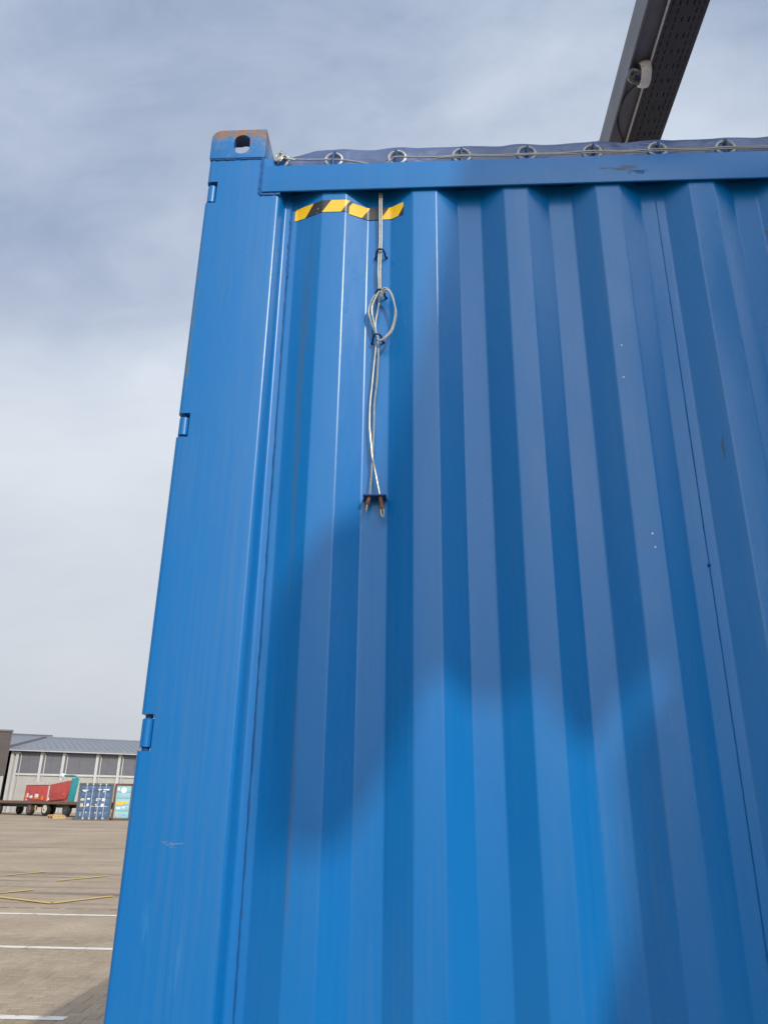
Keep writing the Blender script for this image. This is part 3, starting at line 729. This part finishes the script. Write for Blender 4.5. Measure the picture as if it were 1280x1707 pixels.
MB().prism(wp([(.54, .26), (.550, .10), (.535, -.08), (.465, -.23), (.38, -.43), (.30, -.62), (.30, -OZ), (1.55, -OZ), (1.55, .26)]), 1, YP - .25, YP - .02).build('caster_leg', M_STEEL, gp)

# unseen grey block added so right-hand rib flanks mirror something dimmer than sky
sh_ = thing('reflected_block_right', 'tall grey block added right of the viewer to dim rib reflections, outside the picture', 'building', (12.2, -8, 0))
MB().box((0, -6.5, 0), (30, 0, 14)).build('wall', plain('grey_cladding', (.42, .42, .41), .7), sh_)
MB().box((-.1, -6.7, 14), (30.3, .3, 14.4)).build('roof', M_STEEL, sh_)
for q in range(4): MB().box((3 + q * 6.5, .0, 0), (7.5 + q * 6.5, .12, 5)).build('door', M_STEEL, sh_)

go = thing('reflected_block_left', 'dark block added to the left behind the viewer to darken rib reflections, outside the picture', 'building', (-9.5, -6, 0))  # unseen block added so the left-hand rib flanks reflect darker
MB().box((-15, -8, 0), (0, 0, 11)).build('wall', M_STEELD, go)
MB().box((-15.2, -8.2, 11), (.2, .2, 11.4)).build('roof', M_STEEL, go)
for q in range(5):
    f_ = MB().box((-13.6 + q * 2.8, -.02, 4.2), (-11.8 + q * 2.8, .08, 5.9)).build('window', M_STEEL, go)
    MB().box((-13.5 + q * 2.8, .08, 4.3), (-11.9 + q * 2.8, .10, 5.8)).build('pane', M_BLACK, f_)

# ------------------------------------------------------------------ far side of the yard
def frame(px, py, hd): return (px, py, 0), R(hd)
M_CONC = plain('pale_concrete', (.38, .36, .315), .85, var=.10, scale=.8)
M_PILR = plain('pilaster_concrete', (.47, .46, .425), .8, var=.08, scale=1.5)
M_PANEL = plain('dark_cladding', (.115, .112, .122), .6, var=.12, scale=2)
M_ROOFM = plain('roof_sheet', (.20, .207, .225), .65, var=.06, scale=1)
M_BROWN = plain('brown_cladding', (.085, .070, .062), .75, var=.2, scale=3)
M_GUT = plain('gutter_metal', (.40, .41, .43), .5, var=.1)
# warehouse: local x along its facade, y into it
HD = 30
wh = thing('warehouse', 'long pale warehouse with dark upper panels and grey-blue metal roof across the yard', 'building', (-44.05, 80.8, -.25), R(HD)); wh.scale = (1.15, 1.15, 1.15)
E_ = 5.78
MB().box((-.2, .0, 0), (34, 22, E_ - .1)).build('wall', M_CONC, wh)
pil = [-.10, .32, 2.42, 4.37, 7.43, 9.5, 12.5, 14.6, 17.6, 19.7, 22.7, 24.8]
def wbox(name, a, b, m, par=wh, bev=0): return MB().box(a, b).build(name, m, par, bevel=bev)
for i, x in enumerate(pil):
    
    wbox('pilaster', (x - .125, -.18, 0), (x + .125, .05, E_ - .22), M_PILR)
    d = MB().tube([(x + .36, -.10, E_ - .62), (x + .36, -.10, .2)], .05, 8).build('downpipe', M_PILR, wh)
    MB().tube([(x + .10, -.2, E_ - .30), (x + .2, -.15, E_ - .42), (x + .36, -.10, E_ - .62)], .05, 8).build('pipe_bend', M_PILR, d)
for a, b in zip(pil, pil[1:]):
    if b - a < 1: continue
    f_ = wbox('dark_panel', (a + .14, -.06, 3.62), (b - .14, .02, E_ - .26), M_PANEL)
    n_ = max(2, int((b - a) / 1.1))
    for q in range(1, n_): 
        xx = a + .15 + (b - a - .3) * q / n_; wbox('panel_joint', (xx - .008, -.066, 3.63), (xx + .008, -.055, E_ - .28), M_BLACK, f_)
    wbox('sill', (a + .13, -.12, 3.42), (b - .13, .02, 3.60), M_PILR)
wbox('gutter', (-.5, -.62, E_ - .24), (34.3, -.34, E_ - .04), M_GUT)
mb = MB(); mb.add([(-.6, -.65, E_), (34.4, -.65, E_), (34.4, 22.6, E_), (-.6, 22.6, E_), (3.2, 11, E_ + 1.75), (28.5, 11, E_ + 1.75),
                   (-.6, -.65, E_ - .12), (34.4, -.65, E_ - .12), (34.4, 22.6, E_ - .12), (-.6, 22.6, E_ - .12)],
                  [(0, 1, 5, 4), (1, 2, 5), (2, 3, 4, 5), (3, 0, 4), (0, 6, 7, 1), (1, 7, 8, 2), (2, 8, 9, 3), (3, 9, 6, 0), (6, 9, 8, 7)])
rf = mb.build('roof', M_ROOFM, wh)
for q in range(60):
    x = -.3 + q * .58; t = min(1, (x + .6) / 3.8) if x < 3.2 else 1
    MB().tube([(x, -.65, E_ + .03), (x, -.65 + 11.65 * t, E_ + 1.75 * t - .003)], .012, 4).build('roof_seam', M_ROOFM, rf)
MB().tube([(-.6, -.65, E_ + .06), (3.2, 11, E_ + 1.80)], .14, 6).build('hip_cap', M_PANEL, rf)
MB().tube([(3.1, 11, E_ + 1.80), (28.6, 11, E_ + 1.80)], .10, 6).build('ridge_cap', M_ROOFM, rf)
# second hall beyond it, seen left of the warehouse
h2 = thing('rear_hall', 'grey-roofed hall behind the left end of the warehouse', 'building', (-59.8, 87.7, -.25), R(HD)); h2.scale = (1.15, 1.15, 1.15)
wbox('wall', (0, 0, 0), (13, 16, 5.9), M_CONC, h2)
wbox('dark_panel', (1, -.06, 3.7), (12.4, .02, 5.6), M_PANEL, h2)
for x in (1.2, 6.5, 11.9): wbox('pilaster', (x - .25, -.3, 0), (x + .25, .04, 5.7), M_PILR, h2)
mb = MB(); mb.prism([(-.5, 5.9), (8, 8.3), (16.5, 5.9), (16.5, 5.75), (-.5, 5.75)], 0, -.4, 13.4); rf2 = mb.build('roof', M_ROOFM, h2)
MB().tube([(-.4, 8, 8.33), (13.4, 8, 8.33)], .12, 6).build('ridge_cap', M_PANEL, rf2)
# dark clad building at the left edge
db = thing('brown_building', 'dark brown clad building cut off by the left picture edge', 'building', (-42.2, 76.2, -.25), R(HD)); db.scale = (1.15, 1.15, 1.15)
wbox('base_wall', (-14, .03, 0), (-.03, 12, 3.25), M_CONC, db)
up_ = wbox('upper_wall', (-14, 0, 3.25), (0, 13, 6.95), M_BROWN, db)
for q in range(56): wbox('cladding_rib', (-.06 - q * .25, -.05, 3.27), (.04 - q * .25, .0, 6.93), M_BROWN, up_)
wbox('roof_edge', (-14.1, -.1, 6.95), (.1, 13.1, 7.1), M_PANEL, db)
wf = wbox('window', (-2.6, -.09, 4.35), (-.85, -.01, 5.1), M_PILR, db)
# low concrete wall with a rail in front of the halls
lw = thing('low_wall', 'low pale concrete wall with grey handrail behind the flatbed trailer', 'wall', (-56, 82, 0), R(10))
wbox('wall_body', (-6, 0, 0), (9, .25, 1.75), M_CONC, lw)
for q in range(9): wbox('rail_post', (-5.8 + q * 1.7, -.04, 1.1), (-5.74 + q * 1.7, 0, 2.75), M_GUT, lw)
for z in (2.2, 2.72): MB().tube([(-6, -.03, z), (9, -.03, z)], .035, 6).build('hand_rail', M_GUT, lw)

# far containers, doors towards the camera
M_FBLUE = plain('faded_blue_paint', (.060, .115, .205), .6, var=.3, scale=2.2)
M_FGREEN = plain('pale_green_paint', (.25, .44, .46), .6, var=.12, scale=2)
M_FGREY = plain('door_gasket', (.10, .10, .105), .8, var=.3)
M_ROD = plain('rod_galvanised', (.50, .50, .50), .5, .2, var=.25, scale=4)
M_STICK = plain('white_decal', (.72, .73, .74), .6, var=.15, scale=9)
M_YSTICK = plain('yellow_decal', (.72, .42, .04), .6, var=.25, scale=9)
M_CREAM = plain('cream_decal', (.52, .46, .24), .6, var=.25, scale=9)
M_RUSTB = plain('rust_brown', (.13, .055, .028), .8, var=.5, scale=5)
def far_container(label, loc, hd, mat, decals, post_mat, rods=True):
    c = thing('shipping_container', label, 'container', loc, R(hd), 'containers parked across the yard')
    w, h, l = 2.438, 2.591, 6.06
    MB().box((.03, .12, .14), (w - .03, l, h - .03)).build('body', mat, c)
    for x in (0, w - .13): MB().box((x, 0, 0), (x + .13, .16, h)).build('corner_post', post_mat, c)
    MB().box((.13, 0, h - .13), (w - .13, .12, h)).build('door_header', post_mat, c)
    MB().box((.13, .01, 0), (w - .13, .12, .14)).build('door_sill', post_mat, c)
    for s_ in range(2):
        x0 = .14 + s_ * 1.085; x1 = x0 + 1.073
        d = MB().box((x0, .05, .16), (x1, .10, h - .15)).build('door', mat, c)
        for q in range(5):                         # pressed fields of the door leaf
            z0 = .22 + q * .44
            MB().box((x0 + .06, .025, z0), (x1 - .06, .055, z0 + .37)).build('door_panel', mat, d, bevel=.02)
        MB().box((x0 if s_ else x1 - .03, .035, .16), (x0 + .03 if s_ else x1, .06, h - .15)).build('door_gasket', M_FGREY, d)
        if rods:
            for fx in (.38, .78) if s_ == 0 else (.22, .62):
                MB().tube([(x0 + fx * 1.07, .0, .06), (x0 + fx * 1.07, .0, h - .05)], .026, 8).build('lock_rod', M_ROD, d)
                MB().box((x0 + fx * 1.07 - .05, -.02, .95), (x0 + fx * 1.07 + .22, .02, .99)).build('handle', M_ROD, d)
                for zz in (.10, h - .12): MB().box((x0 + fx * 1.07 - .06, -.02, zz), (x0 + fx * 1.07 + .06, .03, zz + .09)).build('rod_keeper', M_ROD, d)
    for (x, z, a, b, m, rnd) in decals:
        if rnd: MB().lathe([(a, 0), (a, .004)], (x, .024, z), (0, -1, 0), 20).build('decal', m, c)
        else: MB().box((x, .020, z), (x + a, .0235, z + b)).build('decal', m, c)
    return c
fc1 = far_container('weathered dark blue container with pale lock rods across the yard', (-25.65, 56.5, 0), 22, M_FBLUE, [
    (.25, 2.05, .42, .06, M_STICK, 0), (.33, 1.98, .20, .05, M_STICK, 0), (1.36, 2.10, .22, .08, M_STICK, 0), (1.72, 2.10, .42, .08, M_STICK, 0), (1.70, 1.96, .20, .06, M_STICK, 0),
    (.22, 1.36, .26, .16, M_CREAM, 0), (.66, 1.44, .20, .10, M_STICK, 0), (1.30, 1.46, .16, .06, M_STICK, 0), (1.50, 1.46, .12, .06, M_STICK, 0), (1.28, 1.36, .12, .06, M_STICK, 0), (1.72, 1.34, .22, .20, M_STICK, 0),
    (.24, .94, .20, .22, M_CREAM, 0), (.76, 1.08, .09, 0, M_STICK, 1), (1.26, 1.06, .12, .06, M_STICK, 0), (1.27, .95, .16, .05, M_STICK, 0), (1.68, .94, .24, .22, M_STICK, 0),
    (.30, .30, .05, .24, M_CREAM, 0), (.68, .50, .06, .10, M_STICK, 0), (1.32, .48, .05, .10, M_STICK, 0), (1.70, .48, .05, .08, M_STICK, 0), (1.86, .12, .16, .06, M_STICK, 0)], M_FGREY)
u = Vector((math.cos(R(22)), math.sin(R(22)), 0)); p2 = Vector((-25.65, 56.5, 0)) + u * 2.53
fc2 = far_container('pale green container with a round white emblem, beside the dark blue one', tuple(p2), 22, M_FGREEN, [
    (.20, 2.10, .14, .20, M_STICK, 0), (.66, 2.12, .20, 0, M_STICK, 1), (.63, 2.13, .06, .07, M_FGREY, 0), (.64, 2.03, .05, .05, M_FGREY, 0),
    (.20, 1.18, .82, .10, M_YSTICK, 0), (.22, 1.08, .50, .10, M_YSTICK, 0), (.45, 1.28, .55, .06, M_YSTICK, 0), (.26, .80, .30, .12, M_STICK, 0), (.70, .84, .14, .12, M_STICK, 0),
    (.28, .28, .10, .30, M_CREAM, 0), (.30, .24, .20, .10, M_CREAM, 0), (.78, .36, .10, .04, M_FGREY, 0), (.93, .36, .10, .04, M_FGREY, 0), (1.40, 2.05, .3, .25, M_STICK, 0), (1.45, .8, .2, .2, M_STICK, 0), (1.40, .3, .16, .4, M_CREAM, 0)], M_RUSTB, rods=False)

# flatbed trailer with the red hopper
FH = -32
fl_o = (-43.5, 73.6, 0)
ft = thing('flatbed_trailer', 'rusty flatbed trailer with four wheels in view standing across the yard', 'trailer', fl_o, R(FH))
M_DECK = plain('rusty_deck', (.16, .095, .06), .8, var=.35, scale=4)
LEN = 20.6
MB().box((-8, 0, .98), (LEN, 2.5, 1.20)).build('deck', M_DECK, ft, bevel=.01)
MB().box((-8, .5, .70), (LEN - .4, 2.0, .98)).build('chassis_frame', M_BLACK, ft)
def wheel(x, r, m, rim_m, parent, y=.0):
    w = MB().lathe([(r * .55, 0), (r * .85, .0), (r * .98, .04), (r, .10), (r, .26), (r * .9, .32), (r * .55, .33)], (x, y, r), (0, 1, 0), 26).build('wheel', m, parent)
    MB().lathe([(r * .60, .06), (r * .60, -.012), (r * .54, -.030), (r * .42, -.012), (r * .22, -.006), (r * .16, -.05), (.02, -.05)], (x, y, r), (0, 1, 0), 20).build('rim', rim_m, w)
    MB().lathe([(r * .10, -.09), (r * .12, -.04)], (x, y, r), (0, 1, 0), 12).build('hub', M_RUSTB, w)
M_RIMD = plain('brown_rim', (.16, .11, .09), .7, var=.3, scale=8); M_RIMW = plain('cream_rim', (.62, .57, .44), .6, var=.2, scale=8)
WX = [4.6, 9.75, 12.15, 15.2]
for x, r, mm in zip(WX, (.46, .53, .56, .46), (M_RIMD, M_RIMD, M_RIMW, M_STEELD)):
    wheel(x, r, M_TYRE, mm, ft, .05)
    if x != WX[3]: wheel(x, r, M_TYRE, mm, ft, 2.1)
for k in range(3): MB().box((WX[1] + .85 + .16 * k, -.02, .45), (WX[1] + .98 + .16 * k, .04, .85)).build('side_lamp', M_YSTICK if k == 1 else M_RUSTB, ft)
hp = thing('red_hopper', 'red steel hopper with slanted end and teal frame loaded on the flatbed trailer', 'hopper', fl_o, R(FH))
M_RED = plain('red_paint', (.50, .075, .065), .55, var=.18, scale=2); M_TEAL = plain('teal_paint', (.03, .27, .28), .5, var=.2, scale=3)
M_LIP = plain('cream_lip', (.55, .52, .46), .7, var=.2, scale=4); M_ORNG = plain('orange_decal', (.75, .20, .04), .6, var=.3, scale=8)
HX = 8.5
MB().prism([(HX, 1.22), (HX + 3.75, 1.22), (HX + 3.75, 2.55), (HX + .05, 2.55)], 1, .15, 2.35).build('body', M_RED, hp, bevel=.02)
MB().prism([(HX + 3.80, 1.22), (HX + 6.35, 1.42), (HX + 7.2, 2.95), (HX + 3.80, 2.60)], 1, .12, .5).build('chute', M_RED, hp, bevel=.02)
MB().prism([(HX - .02, 2.56), (HX + 3.78, 2.56), (HX + 7.2, 2.96), (HX + 7.2, 3.05), (HX + 3.7, 2.80), (HX - .02, 2.84)], 1, .10, .6).build('cream_lip', M_LIP, hp)
MB().box((HX + 3.70, .06, 1.22), (HX + 3.82, .2, 2.5)).build('rib', M_LIP, hp)
MB().prism([(HX + 6.80, 1.22), (HX + 7.12, 1.22), (HX + 7.44, 3.1), (HX + 7.1, 3.1)], 1, .0, .5).build('teal_frame', M_TEAL, hp, bevel=.02)
MB().tube(spline([(HX + 7.5, .2, 3.1), (HX + 7.2, .2, 3.28), (HX + 6.2, .2, 3.32), (HX + 4.9, .2, 3.30)], 5), .06, 8).build('lamp_arm', M_TEAL, hp)
MB().lathe([(.05, 0), (.16, .1), (.18, .5), (.08, .6)], (HX + 5.0, .2, 3.30), (1, 0, .05), 12).build('work_lamp', M_STICK, hp)
MB().tube(spline([(HX + 8.0, .2, 2.6), (HX + 8.5, .2, 2.3), (HX + 8.45, .2, 1.9), (HX + 8.1, .2, 1.7)], 5), .04, 6).build('hose', M_BLACK, hp)
for (x, z, w, h, m) in ((.25, 1.3, .25, .45, M_ORNG), (.45, 1.5, .25, .35, M_STICK), (.95, 1.45, .4, .22, M_STICK), (1.75, 1.5, .5, .3, M_STICK), (1.65, 1.35, .7, .12, M_ORNG), (2.75, 1.3, .3, .35, M_ORNG), (.3, 1.25, .3, .08, M_STICK), (3.85, 1.3, .1, .2, M_STICK), (5.9, 1.75, .25, .1, M_ORNG)):
    MB().box((HX + x, .10 if x < 3.8 else .08, z), (HX + x + w, .13 if x < 3.8 else .12, z + h)).build('decal', m, hp)
# timber pallet
pl = thing('pallet', 'pale yellow timber pallet lying on the ground in front of the flatbed trailer', 'pallet', (-29.9, 61.0, 0), R(-46))
M_WOOD = plain('pale_timber', (.58, .40, .15), .8, var=.2, scale=6)
for x in (0, .62, 1.24): MB().box((x, 0, .0), (x + .14, 1.0, .15)).build('bearer', M_WOOD, pl)
for q in range(5): MB().box((0, q * .21, .152), (1.38, q * .21 + .15, .20)).build('slat', M_WOOD, pl)
for q in range(3): MB().box((.02 + q * .46, .05, .203), (.40 + q * .46, .9, .27)).build('plank', M_WOOD, pl)
